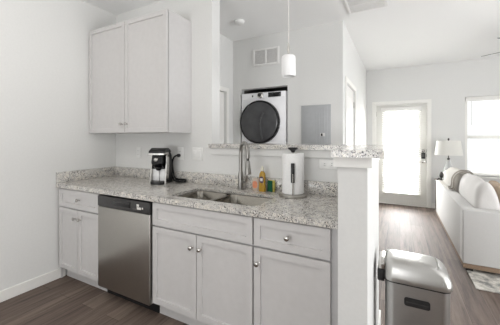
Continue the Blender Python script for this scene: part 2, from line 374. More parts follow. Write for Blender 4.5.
bm = B(XD0, XD0 + 0.016, YF, YF + 0.14, 0, ZD); box(bm, XD1 - 0.014, XD1, YF, YF + 0.14, 0, ZD); box(bm, XD0 + 0.016, XD1 - 0.014, YF, YF + 0.14, ZD - 0.012, ZD)
box(bm, XD0 + 0.016, XD0 + 0.034, ys1 + 0.002, YF + 0.14, 0, ZD - 0.012); box(bm, XD1 - 0.032, XD1 - 0.014, ys1 + 0.002, YF + 0.14, 0, ZD - 0.012); box(bm, XD0 + 0.034, XD1 - 0.032, ys1 + 0.002, YF + 0.14, ZD - 0.034, ZD - 0.012); box(bm, XD0 + 0.034, XD1 - 0.032, ys1 + 0.002, YF + 0.14, 0, 0.03); box(bm, XD0 + 0.016, XD1 - 0.014, YF, ys1, 0, 0.010)
box(bm, XD0 - 0.06, XD0, YF - 0.016, YF, 0, ZD + 0.06, bev=0.003); box(bm, XD1, XD1 + 0.06, YF - 0.016, YF, 0, ZD + 0.06, bev=0.003); box(bm, XD0, XD1, YF - 0.016, YF, ZD, ZD + 0.06, bev=0.003)
struct('trim_5', bm, M['trim'])
# window: frame, two sashes and panes
d = bpy.data.objects.new('window_1', None); COL.objects.link(d); d.location = ((XW0 + XW1) / 2, YF + 0.1, ZW0); d['kind'] = 'structure'; OFF[d] = Vector(d.location)
yw0, yw1 = YF + 0.075, YF + 0.13
bm = B(XW0, XW0 + 0.045, yw0, yw1, ZW0, ZW1); box(bm, XW1 - 0.045, XW1, yw0, yw1, ZW0, ZW1); box(bm, XW0 + 0.045, XW1 - 0.045, yw0, yw1, ZW0, ZW0 + 0.045); box(bm, XW0 + 0.045, XW1 - 0.045, yw0, yw1, ZW1 - 0.045, ZW1)
obj('window_frame', bm, M['trim'], d, flat=True)
obj('meeting_rail', B(XW0 + 0.045, XW1 - 0.045, yw0 - 0.01, yw1, 1.335, 1.39), M['trim'], d, flat=True)
for z0, z1 in ((ZW0 + 0.045, 1.335), (1.39, ZW1 - 0.045)): obj('window_pane', B(XW0 + 0.045, XW1 - 0.045, yw0 + 0.025, yw0 + 0.031, z0, z1), M['pane'], d, flat=True)
obj('window_sill', B(XW0 - 0.02, XW1 + 0.02, YF - 0.045, yw0, ZW0 - 0.03, ZW0, bev=0.004), M['trim'], d)

# blinds
def blind(label, x0, x1, ztop, zbot, y, tilt, n, cord=False):
    t = thing('window_blind', label, 'blind', ((x0 + x1) / 2, y, zbot))
    obj('headrail', B(x0 - 0.02, x1 + 0.02, y - 0.03, y + 0.022, ztop, ztop + 0.075, bev=0.004), M['trim'], t)
    bm = bmesh.new(); step = (ztop - zbot - 0.03) / n; hw = 0.021; c, s = math.cos(tilt) * hw, math.sin(tilt) * hw
    for i in range(n):
        z = ztop - step * (i + 0.6)
        vs = [bm.verts.new(p) for p in ((x0, y - c, z - s), (x1, y - c, z - s), (x1, y, z + 0.002), (x0, y, z + 0.002), (x1, y + c, z + s), (x0, y + c, z + s))]
        lo = [bm.verts.new(v.co - Vector((0, 0, 0.002))) for v in vs]
        for a in (vs, lo): bm.faces.new((a[0], a[1], a[2], a[3])); bm.faces.new((a[3], a[2], a[4], a[5]))
        for p, q in ((0, 1), (1, 2), (2, 4), (4, 5), (5, 3), (3, 0)): bm.faces.new((vs[p], vs[q], lo[q], lo[p]))
    obj('slats', bm, M['slat'], t, flat=True)
    obj('bottom_rail', B(x0, x1, y - 0.024, y + 0.022, zbot, zbot + 0.028, bev=0.004), M['trim'], t)
    for x in (x0 + 0.1, x1 - 0.1):
        bm = bmesh.new(); tube(bm, [(x, y - 0.023, zbot + 0.02), (x, y - 0.023, ztop + 0.01)], 0.0015, 6); obj('ladder_cord', bm, M['slat'], t)
    if cord:
        bm = bmesh.new(); tube(bm, [(x0 + 0.06, y - 0.034, 1.58), (x0 + 0.06, y - 0.034, ztop + 0.02)], 0.006, 8); obj('tilt_wand', bm, M['grille'], t)
    return t
blind('white slatted blind covering the pane of the glazed entry door', GX0 - 0.06, GX1 + 0.06, 1.885, 0.215, ys0 - 0.042, 0.35, 44)
blind('white slatted blind in the wide window behind the sofa', XW0 + 0.03, XW1 - 0.03, ZW1 - 0.078, ZW0 + 0.01, YF + 0.035, 0.06, 34, True)

# ------------------------------------------------------------------ cabinets
YFR = -0.632
def shaker(name, x0, x1, z0, z1, yf, parent, rail=0.06, th=0.019):
    bm = B(x0, x1, yf, yf + th, z0, z1); bm.normal_update(); bmesh.ops.recalc_face_normals(bm, faces=bm.faces[:])
    f = min(bm.faces, key=lambda q: q.calc_center_median().y)
    bmesh.ops.inset_region(bm, faces=[f], thickness=rail, depth=0.0)
    bmesh.ops.inset_region(bm, faces=[f], thickness=0.003, depth=-0.011)
    es = [e for e in bm.edges if all(abs(v.co.y - yf) < 1e-5 and (abs(v.co.x - x0) < 1e-5 or abs(v.co.x - x1) < 1e-5 or abs(v.co.z - z0) < 1e-5 or abs(v.co.z - z1) < 1e-5) for v in e.verts) and len([1 for fc in e.link_faces if abs(fc.normal.y) < 0.5]) == 1]
    bmesh.ops.bevel(bm, geom=es, offset=0.002, segments=2, affect='EDGES')
    return obj(name, bm, M['cabinet'], parent, flat=True)
def knob(x, z, yf, parent):
    bm = bmesh.new(); lathe_dir(bm, (x, yf, z), (0, -1, 0), [(0.009, 0), (0.006, 0.004), (0.006, 0.014), (0.013, 0.018), (0.0155, 0.023), (0.0145, 0.028), (0.009, 0.031), (0.003, 0.032)], 20)
    k = obj('knob', bm, M['chrome'], parent); k['label'] = 'round nickel knob'
def carcass(x0, x1, parent):
    y0, z0, z1 = -0.611, 0.114, 0.876
    bm = B(x0, x0 + 0.018, y0, -0.003, z0, z1); box(bm, x1 - 0.018, x1, y0, -0.003, z0, z1); box(bm, x0 + 0.018, x1 - 0.018, y0, -0.003, z0, z0 + 0.018)
    box(bm, x0 + 0.018, x1 - 0.018, -0.012, -0.003, z0 + 0.018, z1); box(bm, x0 + 0.018, x1 - 0.018, y0, y0 + 0.02, 0.66, 0.72); box(bm, x0 + 0.018, x1 - 0.018, y0, y0 + 0.02, 0.846, z1)
    obj('body', bm, M['carcass'], parent, flat=True)
    obj('toe_kick', B(x0, x1, -0.555, -0.54, 0.0, z0), M['cabinet'], parent, flat=True)
XA, XB, XC, XDD = 0.629, 1.2551, 2.1008, 2.5578
G = 0.0018
t = thing('base_cabinet', 'light grey corner base cabinet left of the dishwasher, one small drawer over two narrow doors', 'cabinet', (0.32, -0.31, 0), 'kitchen base cabinets')
carcass(0.02, XA, t); obj('filler_strip', B(0.002, 0.02, -0.611, -0.59, 0.0, 0.876), M['cabinet'], t, flat=True)
f = shaker('drawer_front', 0.024, XA - G, 0.700, 0.866, YFR, t); knob(0.345, 0.785, YFR, f)
for x0, x1, kx in ((0.024, 0.3265 - G, 0.29), (0.3265 + G, XA - G, 0.366)):
    f = shaker('door', x0, x1, 0.118, 0.688, YFR, t); knob(kx, 0.612, YFR, f)
t = thing('base_cabinet', 'wide light grey sink cabinet with a blank panel over two doors', 'cabinet', (1.68, -0.31, 0), 'kitchen base cabinets')
carcass(XB + 0.004, XC - 0.001, t); shaker('false_drawer_front', XB + 0.006, XC - G - 0.003, 0.700, 0.866, YFR, t)
xm = 1.672
for x0, x1, kx in ((XB + 0.006, xm - G, xm - 0.037), (xm + G, XC - G - 0.003, xm + 0.037)):
    f = shaker('door', x0, x1, 0.118, 0.688, YFR, t); knob(kx, 0.602, YFR, f)
t = thing('base_cabinet', 'light grey base cabinet beside the white column with one drawer above a single door', 'cabinet', (2.33, -0.31, 0), 'kitchen base cabinets')
carcass(XC + 0.001, XDD, t); obj('filler_strip', B(XDD, 2.610, -0.611, -0.59, 0.0, 0.876), M['carcass'], t, flat=True)
f = shaker('drawer_front', XC + G + 0.003, XDD - G, 0.700, 0.866, YFR, t); knob(2.322, 0.783, YFR, f)
f = shaker('door', XC + G + 0.003, XDD - G, 0.118, 0.688, YFR, t); knob(2.134, 0.600, YFR, f)

# wall cabinet
UB, UT, UX = 1.393, 2.467, 1.1085
t = thing('wall_cabinet', 'light grey two-door wall cabinet hung in the corner above the coffee maker', 'cabinet', (0.55, -0.15, UB))
obj('body', B(0.004, UX, -0.303, -0.001, UB, UT), M['cabinet'], t, flat=True)
for x0, x1, kx in ((0.008, 0.5627 - G, 0.53), (0.5627 + G, UX - 0.002, 0.598)):
    f = shaker('door', x0, x1, UB + 0.004, UT - 0.003, -0.327, t, rail=0.055); knob(kx, UB + 0.085, -0.327, f)

# dishwasher
t = thing('dishwasher', 'stainless steel dishwasher with dark control strip between two grey cabinets', 'dishwasher', (0.94, -0.31, 0))
obj('tub', B(XA + 0.006, XB - 0.003, -0.60, -0.02, 0.09, 0.868), M['black'], t, flat=True)
df = obj('door', B(XA + 0.010, XB - 0.008, -0.648, -0.605, 0.098, 0.772, bev=0.005), M['steel'], t)
cp = obj('control_panel', B(XA + 0.010, XB - 0.008, -0.651, -0.605, 0.775, 0.862, bev=0.004), M['panel_black'], t)
cp['label'] = 'dark grey control strip'
bm = B(0.835, 1.045, -0.654, -0.650, 0.803, 0.845, bev=0.0015); hp = obj('handle_pocket', bm, M['gloss_black'], cp)
bm = B(0.850, 1.045, -0.668, -0.653, 0.832, 0.846, bev=0.005); obj('handle_lip', bm, M['panel_black'], hp)
bm = B(1.115, 1.140, -0.6525, -0.6505, 0.822, 0.840); box(bm, 1.118, 1.162, -0.6525, -0.6505, 0.800, 0.818); box(bm, 1.172, 1.184, -0.6525, -0.6505, 0.806, 0.820)
obj('control_marks', bm, M['label_white'], cp, flat=True)
for i in range(4):
    bm = bmesh.new(); lathe_dir(bm, (1.075 + 0.011 * i, -0.651, 0.80), (0, -1, 0), [(0.004, 0), (0.004, 0.002), (0.002, 0.003)], 10); obj('button', bm, M['slot'], cp)
obj('toe_panel', B(XA + 0.012, XB - 0.004, -0.56, -0.545, 0.0, 0.092), M['black'], t, flat=True)

# ------------------------------------------------------------------ counter, sink, faucet
YCF, ZT, ZTB = -0.648, 0.914, 0.876
SX0, SX1, SY0, SY1 = 1.355, 2.085, -0.558, -0.195
bm = bmesh.new()
outer = [(0.002, YCF), (2.610, YCF), (2.610, -0.002), (0.002, -0.002)]
def layer(zt, zb, grow):
    inner = rrect(SX0 - grow, SX1 + grow, SY0 - grow, SY1 + grow, 0.055 + grow, 7); b2 = bmesh.new()
    ov = [b2.verts.new((x, y, zt)) for x, y in outer]; iv = [b2.verts.new((x, y, zt)) for x, y in inner]
    es = [b2.edges.new((a[i], a[(i + 1) % len(a)])) for a in (ov, iv) for i in range(len(a))]
    bmesh.ops.triangle_fill(b2, edges=es, use_beauty=True)
    ret = bmesh.ops.extrude_face_region(b2, geom=b2.faces[:])
    for v in ret['geom']:
        if isinstance(v, bmesh.types.BMVert): v.co.z = zb
    me = bpy.data.meshes.new('layer'); b2.to_mesh(me); b2.free(); bm.from_mesh(me); bpy.data.meshes.remove(me)
layer(ZT, ZT - 0.020, 0.0); layer(ZT - 0.020, ZTB, 0.045)
tag(obj('countertop', bm, M['granite'], flat=True), 'speckled grey and cream granite kitchen countertop, cut out for the sink', 'countertop')
tag(obj('backsplash', B(0.022, 2.610, -0.022, -0.002, ZT, 1.016, bev=0.002), M['granite']), 'long granite upstand along the wall behind the sink', 'backsplash')
tag(obj('backsplash', B(0.002, 0.022, YCF, -0.002, ZT, 1.016, bev=0.002), M['granite']), 'short granite upstand on the left wall at the counter end', 'backsplash')

t = thing('sink', 'undermounted stainless steel double bowl sink set in the granite', 'sink', (1.72, -0.38, 0.68))
bm = bmesh.new(); xs = 1.675
zf = ZT - 0.0205
rim_o = rrect(SX0 - 0.03, SX1 + 0.03, SY0 - 0.03, SY1 + 0.03, 0.1, 7)
def bowl(x0, x1, name):
    b2 = bmesh.new(); y0, y1 = SY0 - 0.004, SY1 + 0.004
    L1 = [[(x, y, zf - 0.004) for x, y in rrect(x0 - 0.006, x1 + 0.006, y0 - 0.006, y1 + 0.006, 0.06, 7)],
          [(x, y, zf - 0.014) for x, y in rrect(x0, x1, y0, y1, 0.055, 7)],
          [(x, y, 0.715) for x, y in rrect(x0 + 0.006, x1 - 0.006, y0 + 0.006, y1 - 0.006, 0.05, 7)],
          [(x, y, 0.692) for x, y in rrect(x0 + 0.02, x1 - 0.02, y0 + 0.02, y1 - 0.02, 0.07, 7)],
          [(x, y, 0.688) for x, y in rrect(x0 + 0.05, x1 - 0.05, y0 + 0.05, y1 - 0.05, 0.05, 7)]]
    L2 = [[(p[0], p[1], p[2] - 0.003) for p in lp] for lp in reversed(L1)]
    for a in range(len(L2)):
        src = list(reversed(L1))[a]; cx, cy = (x0 + x1) / 2, (y0 + y1) / 2
        L2[a] = [(cx + (p[0] - cx) * 1.015, cy + (p[1] - cy) * 1.015, p[2] - 0.003) for p in src]
    loft(b2, L1, False, True)
    loft(b2, L2, True, False)
    o = obj(name, b2, M['sink_steel'], t)
    bm2 = bmesh.new(); lathe(bm2, (x0 + x1) / 2, (y0 + y1) / 2 + 0.03, [(0.045, 0.6885), (0.045, 0.692), (0.038, 0.693), (0.034, 0.690), (0.008, 0.690), (0.006, 0.698), (0.002, 0.699)]); obj('drain', bm2, M['chrome'], o)
bowl(SX0 - 0.004, xs - 0.012, 'bowl'); bowl(xs + 0.012, SX1 + 0.004, 'bowl')
obj('divider', B(xs - 0.018, xs + 0.018, SY0 + 0.06, SY1 - 0.06, zf - 0.016, zf - 0.001, bev=0.005), M['sink_steel'], t)

fx, fy = 1.706, -0.085
t = thing('faucet', 'tall brushed nickel gooseneck kitchen faucet standing behind the sink', 'faucet', (fx, fy, ZT))
bm = bmesh.new(); lathe(bm, fx, fy, [(0.029, ZT), (0.029, ZT + 0.006), (0.024, ZT + 0.010), (0.0215, ZT + 0.05), (0.021, ZT + 0.12), (0.0175, ZT + 0.15)]); obj('base', bm, M['faucet'], t)
dx, dy = 0.76, -0.65
def fp(s, z): return (fx + dx * s, fy + dy * s, z)
path = [fp(0, ZT + 0.14), fp(0, 1.06), fp(0, 1.18)]
for i in range(0, 11):
    a = PI - PI * i / 10; path.append(fp(0.082 + 0.082 * math.cos(a), 1.222 + 0.082 * math.sin(a)))
path += [fp(0.164, 1.205), fp(0.164, 1.185)]
bm = bmesh.new(); tube(bm, smooth_path(path, 4), 0.0158, 16); obj('neck', bm, M['faucet'], t)
ex, ez = 0.162, 1.195
bm = bmesh.new(); tube(bm, [fp(ex, ez + 0.02), fp(ex + 0.002, 1.145)], 0.011, 12); h = obj('hose', bm, M['black'], t); h['label'] = 'black hose above the spray head'
bm = bmesh.new(); tube(bm, [fp(ex + 0.002, 1.165), fp(ex + 0.003, 1.15), fp(ex + 0.004, 1.11), fp(ex + 0.005, 1.07), fp(ex + 0.006, 1.058)], [0.015, 0.018, 0.021, 0.027, 0.026], 18); sh = obj('spray_head', bm, M['faucet'], t)
bm = bmesh.new(); lathe_dir(bm, fp(ex + 0.022, 1.10), (dx, dy, 0), [(0.008, -0.006), (0.008, 0.002), (0.006, 0.004)], 12); obj('spray_button', bm, M['black'], sh)
bm = bmesh.new(); tube(bm, smooth_path([(fx + 0.012, fy - 0.004, 0.985), (fx + 0.05, fy - 0.03, 0.982), (fx + 0.075, fy - 0.047, 0.995), (fx + 0.085, fy - 0.053, 1.04)], 5), 0.0095, 12); obj('handle', bm, M['faucet'], t)

# ------------------------------------------------------------------ bar top
bm = bmesh.new()
out = [(1.335, -0.035), (2.590, -0.035), (2.590, -0.778), (2.817, -0.778), (2.817, 0.34), (1.335, 0.34)]
loft(bm, [[(x, y, z) for x, y in out] for z in (ZB, ZB + 0.003, 1.287, 1.290)])
o = obj('bar_top', bm, M['granite'], flat=True, loc=(2.0, 0.1, ZB)); tag(o, 'raised granite bar top over the half wall and column behind the sink', 'bar top')

# ------------------------------------------------------------------ things on the counter
# coffee maker (front towards the room)
# built facing the room, then turned a little on the counter
KX, KY, KA, KS = 0.868, -0.150, 0.36, (1.17, 1.06, 1.12)
cx0, cx1, cyf, cyb = KX - 0.066, KX + 0.066, KY - 0.118, KY + 0.080
t = thing('coffee_maker', 'black and silver single-cup coffee maker standing on the granite in the corner', 'coffee maker', (KX, KY, ZT))
def side_prof(pts, x0, x1, bev=0.004):
    bm = bmesh.new(); loft(bm, [[(x, KY + y, z) for y, z in pts] for x in (x0, x1)]); bmesh.ops.bevel(bm, geom=bm.edges[:], offset=bev, segments=2, affect='EDGES'); return bm
obj('body', side_prof([(-0.030, ZT), (0.080, ZT), (0.080, 1.06), (0.060, 1.150), (0.030, 1.182), (-0.030, 1.186), (-0.035, 1.05)], cx0 + 0.006, cx1 - 0.001), M['black'], t)
obj('brew_head', side_prof([(-0.020, 1.040), (-0.066, 1.052), (-0.098, 1.088), (-0.098, 1.100), (-0.085, 1.150), (-0.020, 1.172)], cx0 + 0.020, cx1 - 0.018), M['gloss_black'], t)
ld = obj('lid', side_prof([(-0.112, 1.166), (-0.108, 1.192), (-0.060, 1.214), (0.000, 1.212), (0.045, 1.186), (0.045, 1.176), (-0.03, 1.178), (-0.08, 1.172)], cx0 + 0.002, cx1), M['black'], t)
hb = obj('lid_handle', side_prof([(-0.118, 1.158), (-0.118, 1.172), (-0.085, 1.180), (-0.020, 1.180), (-0.020, 1.168), (-0.085, 1.166)], cx0 - 0.001, cx1 + 0.003, 0.003), M['chrome'], ld)
hb['label'] = 'silver lid band'
for x0, x1 in ((cx0 - 0.001, cx0 + 0.010), (cx1 - 0.008, cx1 + 0.004)):
    obj('side_bar', side_prof([(-0.088, ZT), (-0.020, ZT), (-0.004, 1.09), (-0.006, 1.166), (-0.048, 1.168), (-0.058, 1.08), (-0.076, 0.98)], x0, x1, 0.003), M['chrome'], t)
bm = bmesh.new(); lathe_dir(bm, (KX - 0.006, KY - 0.092, 1.118), (0, -1, 0.25), [(0.017, 0), (0.017, 0.010), (0.013, 0.013), (0.010, 0.010), (0.004, 0.010)]); obj('badge_ring', bm, M['chrome'], t)
bm = bmesh.new(); lathe(bm, KX, KY - 0.06, [(0.014, 1.026), (0.022, 1.034), (0.030, 1.056)], 20); obj('spout', bm, M['gloss_black'], t)
bm = B(cx0 + 0.010, KX - 0.002, KY - 0.046, KY - 0.030, ZT + 0.024, 1.036, bev=0.002); box(bm, KX + 0.004, cx1 - 0.009, KY - 0.046, KY - 0.030, ZT + 0.024, 1.036, bev=0.002); box(bm, cx0 + 0.010, cx1 - 0.009, KY - 0.050, KY - 0.030, ZT + 0.066, ZT + 0.071); obj('front_plate', bm, M['plate_silver'], t)
bm = bmesh.new(); loft(bm, [[(x, y, z) for x, y in rrect(cx0 + 0.012, cx1 - 0.008, cyf, KY - 0.032, 0.03, 6)] for z in (ZT, ZT + 0.022)]); bx = obj('drip_tray', bm, M['black'], t)
bm = bmesh.new()
for i in range(6): box(bm, cx0 + 0.026 + 0.0145 * i, cx0 + 0.033 + 0.0145 * i, cyf + 0.014, KY - 0.05, ZT + 0.0215, ZT + 0.024)
obj('drip_grid', bm, M['steel_dark'], bx, flat=True)
def unturn(p):
    x, y = p[0] - KX, p[1] - KY; c, s = math.cos(-KA), math.sin(-KA)
    return (KX + (c * x - s * y) / KS[0], KY + (s * x + c * y) / KS[1], ZT + (p[2] - ZT) / KS[2])
cord = [(0.90, -0.034, 0.960), (0.925, -0.036, 0.928), (0.985, -0.045, 0.9225), (1.045, -0.060, 0.9225), (1.075, -0.050, 0.926), (1.055, -0.034, 0.934), (0.99, -0.036, 0.937), (0.955, -0.05, 0.930), (1.00, -0.072, 0.9225), (1.06, -0.078, 0.930), (1.085, -0.055, 0.938), (1.05, -0.034, 0.945), (0.98, -0.034, 0.942), (0.93, -0.034, 0.955), (0.905, -0.032, 1.02), (0.895, -0.032, 1.10), (0.915, -0.036, 1.150), (0.945, -0.040, 1.168), (0.958, -0.036, 1.172)]
bm = bmesh.new(); tube(bm, [unturn(p) for p in smooth_path(cord, 6)], 0.0066, 8); pc = obj('power_cord', bm, M['black'], t)
bm = bmesh.new(); tube(bm, [unturn(p) for p in ((0.966, -0.0095, 1.172), (0.966, -0.018, 1.172), (0.965, -0.034, 1.172), (0.960, -0.044, 1.171))], [0.014, 0.015, 0.013, 0.007], 12); obj('plug', bm, M['black'], pc)
t.rotation_euler = (0, 0, KA); t.scale = KS

# wall plates
def plate(label, cat, name, x0, x1, z0, z1, kinds, group=None, y=0.0):
    t = thing(name, label, cat, ((x0 + x1) / 2, y, z0), group)
    obj('face_plate', B(x0, x1, y - 0.006, y, z0, z1, bev=0.002), M['white_plastic'], t)
    n = len(kinds); wdt = (x1 - x0) / n
    for i, k in enumerate(kinds):
        cx, cz = x0 + wdt * (i + 0.5), (z0 + z1) / 2
        if k == 'duplex':
            for dz in (-0.02, 0.02):
                bm = bmesh.new(); pts = rrect(cx - 0.017, cx + 0.017, cz + dz - 0.014, cz + dz + 0.014, 0.009, 4)
                loft(bm, [[(a, yy, b2) for a, b2 in pts] for yy in (y - 0.0055, y - 0.0085)]); s = obj('socket', bm, M['white_plastic'], t)
                bm = B(cx - 0.008, cx - 0.006, y - 0.0092, y - 0.0083, cz + dz - 0.004, cz + dz + 0.006); box(bm, cx + 0.006, cx + 0.008, y - 0.0092, y - 0.0083, cz + dz - 0.004, cz + dz + 0.006); obj('slots', bm, M['slot'], s, flat=True)
        elif k == 'sideways':
            for dx2 in (-0.026, 0.026):
                bm = B(cx + dx2 - 0.014, cx + dx2 + 0.014, y - 0.0085, y - 0.0055, cz - 0.017, cz + 0.017, bev=0.002); s = obj('socket', bm, M['white_plastic'], t)
                bm = B(cx + dx2 - 0.004, cx + dx2 + 0.006, y - 0.0095, y - 0.0083, cz - 0.008, cz - 0.005); box(bm, cx + dx2 - 0.004, cx + dx2 + 0.006, y - 0.0095, y - 0.0083, cz + 0.005, cz + 0.008); obj('slots', bm, M['slot'], s, flat=True)
        else:
            bm = B(cx - 0.017, cx + 0.017, y - 0.010, y - 0.0055, cz - 0.033, cz + 0.033, bev=0.002); obj('rocker', bm, M['white_plastic'], t)
    return t
plate('white double outlet on the kitchen wall left of the coffee maker', 'outlet', 'wall_outlet', 0.345, 0.415, 1.127, 1.245, ['duplex'], 'kitchen wall outlets')
plate('white double outlet with the coffee maker plug in it', 'outlet', 'wall_outlet', 0.937, 1.009, 1.128, 1.252, ['duplex'], 'kitchen wall outlets')
plate('white double rocker switch plate left of the faucet', 'switch', 'light_switch', 1.124, 1.246, 1.132, 1.252, ['rocker', 'rocker'])
plate('white sideways outlet under the bar ledge beside the column', 'outlet', 'wall_outlet', 2.345, 2.475, 1.112, 1.183, ['sideways'], 'kitchen wall outlets')

# dish soap, small soap container, sponge
t = thing('dish_soap_bottle', 'amber dish soap bottle with pale cap standing behind the sink', 'soap bottle', (1.907, -0.085, ZT))
def sec(hx, hy, z): return [(1.907 + x, -0.085 + y, z) for x, y in rrect(-hx, hx, -hy, hy, min(hx, hy) * 0.85, 5)]
bm = bmesh.new(); loft(bm, [sec(0.026, 0.017, ZT), sec(0.029, 0.019, ZT + 0.006), sec(0.027, 0.018, ZT + 0.06), sec(0.0245, 0.017, ZT + 0.09), sec(0.0265, 0.017, ZT + 0.125), sec(0.022, 0.015, ZT + 0.148), sec(0.012, 0.010, ZT + 0.160), sec(0.0105, 0.010, ZT + 0.166)]); obj('bottle', bm, M['soap'], t)
bm = bmesh.new(); lathe(bm, 1.907, -0.085, [(0.013, ZT + 0.165), (0.013, ZT + 0.185), (0.009, ZT + 0.190), (0.006, ZT + 0.205), (0.004, ZT + 0.206)], 20); obj('cap', bm, M['cap_white'], t)
bm = bmesh.new(); pts = rrect(-0.017, 0.017, ZT + 0.070, ZT + 0.122, 0.015, 6); loft(bm, [[(1.907 + a, yy, b2) for a, b2 in pts] for yy in (-0.1015, -0.1045)]); lb = obj('label', bm, M['label_dark'], t)
bm = B(1.896, 1.918, -0.1055, -0.1043, ZT + 0.084, ZT + 0.108, bev=0.0005); obj('label_patch', bm, M['label_white'], lb)
t = thing('soap_container', 'small pale soap container with peach label, left of the amber bottle', 'soap container', (1.845, -0.075, ZT))
def sec(hx, hy, z): return [(1.845 + x, -0.075 + y, z) for x, y in rrect(-hx, hx, -hy, hy, min(hx, hy) * 0.8, 5)]
bm = bmesh.new(); loft(bm, [sec(0.028, 0.016, ZT), sec(0.034, 0.019, ZT + 0.008), sec(0.036, 0.020, ZT + 0.05), sec(0.033, 0.019, ZT + 0.082), sec(0.022, 0.014, ZT + 0.098), sec(0.012, 0.008, ZT + 0.103)]); obj('bottle', bm, M['clear_plastic'], t)
bm = bmesh.new(); pts = rrect(-0.021, 0.021, ZT + 0.022, ZT + 0.080, 0.02, 6); loft(bm, [[(1.845 + a, yy, b2) for a, b2 in pts] for yy in (-0.0935, -0.0965)]); obj('label', bm, M['label_orange'], t)
t = thing('sponge', 'green and yellow scrub sponge standing on end by the amber bottle', 'sponge', (1.965, -0.058, ZT))
def rot_box(cx, cy, a, hx, y0, y1, z0, z1):
    bm = B(-hx, hx, y0, y1, z0, z1, bev=0.003); bmesh.ops.rotate(bm, verts=bm.verts[:], cent=(0, 0, 0), matrix=Matrix.Rotation(a, 3, 'Z'))
    bmesh.ops.translate(bm, verts=bm.verts[:], vec=(cx, cy, 0)); return bm
obj('sponge_body', rot_box(1.972, -0.060, -0.35, 0.026, -0.008, 0.020, ZT, ZT + 0.09), M['sponge_y'], t)
obj('scouring_pad', rot_box(1.972, -0.060, -0.35, 0.026, -0.017, -0.008, ZT, ZT + 0.09), M['sponge_g'], t)

# paper towel
px, py = 2.183, -0.140
t = thing('paper_towel_holder', 'steel paper towel stand with round base and black finial', 'paper towel holder', (px, py, ZT))
bm = bmesh.new(); lathe(bm, px, py, [(0.100, ZT), (0.103, ZT + 0.004), (0.103, ZT + 0.016), (0.097, ZT + 0.022), (0.086, ZT + 0.024)], 48); obj('base', bm, M['steel'], t)
bm = bmesh.new(); lathe(bm, px, py, [(0.007, ZT + 0.02), (0.007, 1.245)], 16); obj('post', bm, M['steel'], t)
bm = bmesh.new(); lathe(bm, px, py, [(0.014, 1.238), (0.015, 1.246), (0.020, 1.252), (0.036, 1.264), (0.038, 1.270), (0.034, 1.274), (0.012, 1.276)], 32); fo = obj('finial', bm, M['black'], t)
ux, uy = 0.31, -0.95
ax, ay = px + ux * 0.092, py + uy * 0.092
bm = bmesh.new(); tube(bm, [(ax, ay, ZT + 0.018), (ax, ay, ZT + 0.06), (ax, ay, 1.14)], 0.0042, 10); arm = obj('tension_arm', bm, M['chrome'], t)
bm = B(-0.0135, 0.0135, -0.008, 0.006, 1.025, 1.165, bev=0.005); bmesh.ops.rotate(bm, verts=bm.verts[:], cent=(0, 0, 0), matrix=Matrix.Rotation(math.atan2(ux, -uy), 3, 'Z')); bmesh.ops.translate(bm, verts=bm.verts[:], vec=(ax, ay, 0)); gp = obj('grip', bm, M['black'], arm)
bm = bmesh.new(); tube(bm, [(ax + ux * 0.009, ay + uy * 0.009, 1.03), (ax + ux * 0.010, ay + uy * 0.010, 1.09)], 0.004, 10); obj('spring_rod', bm, M['chrome'], gp)
bm = bmesh.new(); lathe(bm, px, py, [(0.021, ZT + 0.026), (0.079, ZT + 0.026), (0.080, ZT + 0.03), (0.080, 1.228), (0.079, 1.232), (0.021, 1.232), (0.021, ZT + 0.026)], 48, False, False)
o = obj('paper_towel_roll', bm, M['paper'], loc=(px, py, ZT + 0.026)); tag(o, 'full white paper towel roll on the steel stand beside the column', 'paper towel roll')

# ------------------------------------------------------------------ hall: laundry machines, grilles, panel
YM = YW + 0.006; MX0, MX1 = 0.876, 1.556; MC = (MX0 + MX1) / 2
def machine(z0, label):
    t = thing('dryer', label, 'dryer', (MC, YM + 0.35, z0), 'stacked laundry machines')
    obj('body', B(MX0, MX1, YM, YM + 0.72, z0, z0 + 0.985, bev=0.012), M['appliance'], t)
    cz = z0 + 0.570
    bm = bmesh.new(); lathe_dir(bm, (MC - 0.046, YM, cz), (0, -1, 0), [(0.303, 0), (0.303, 0.032), (0.298, 0.042), (0.286, 0.046), (0.278, 0.040)], 56); dr = obj('door', bm, M['gloss_black'], t)
    bm = bmesh.new(); lathe_dir(bm, (MC - 0.046, YM - 0.020, cz), (0, -1, 0), [(0.282, 0.018), (0.27, 0.030), (0.20, 0.038), (0.10, 0.042), (0.02, 0.044)], 56); obj('door_glass', bm, M['drum_glass'], dr)
    bm = bmesh.new(); tube(bm, smooth_path([(MC + 0.035, YM - 0.058, cz + 0.13), (MC - 0.005, YM - 0.068, cz + 0.02), (MC - 0.0, YM - 0.068, cz - 0.12), (MC + 0.015, YM - 0.056, cz - 0.24)], 6), 0.010, 10); obj('door_handle', bm, M['shade_line_grey'], dr)  # dark tube imitates a curved shade line on the door glass
    cp = obj('control_panel', B(MX0 + 0.006, MX1 - 0.006, YM - 0.012, YM + 0.002, z0 + 0.900, z0 + 0.980, bev=0.005), M['appliance'], t)
    bm = bmesh.new(); lathe_dir(bm, (MC - 0.035, YM - 0.012, z0 + 0.944), (0, -1, 0), [(0.046, 0), (0.046, 0.006), (0.034, 0.010), (0.032, 0.026), (0.022, 0.030)], 32); kb = obj('dial', bm, M['chrome'], cp)
    bm = bmesh.new(); lathe_dir(bm, (MC - 0.035, YM - 0.041, z0 + 0.944), (0, -1, 0), [(0.026, 0), (0.024, 0.004)], 24); obj('dial_cap', bm, M['gloss_black'], kb)
    obj('display', B(MC + 0.085, MC + 0.272, YM - 0.015, YM - 0.010, z0 + 0.908, z0 + 0.972, bev=0.002), M['gloss_black'], cp)
    obj('power_button', B(MC - 0.165, MC - 0.145, YM - 0.015, YM - 0.010, z0 + 0.925, z0 + 0.950, bev=0.002), M['black'], cp)
    return t
M['shade_line_grey'] = textured('shade_line_grey', srgb(62, 62, 64), srgb(56, 56, 58), 10, 0.4, bstr=0.0)
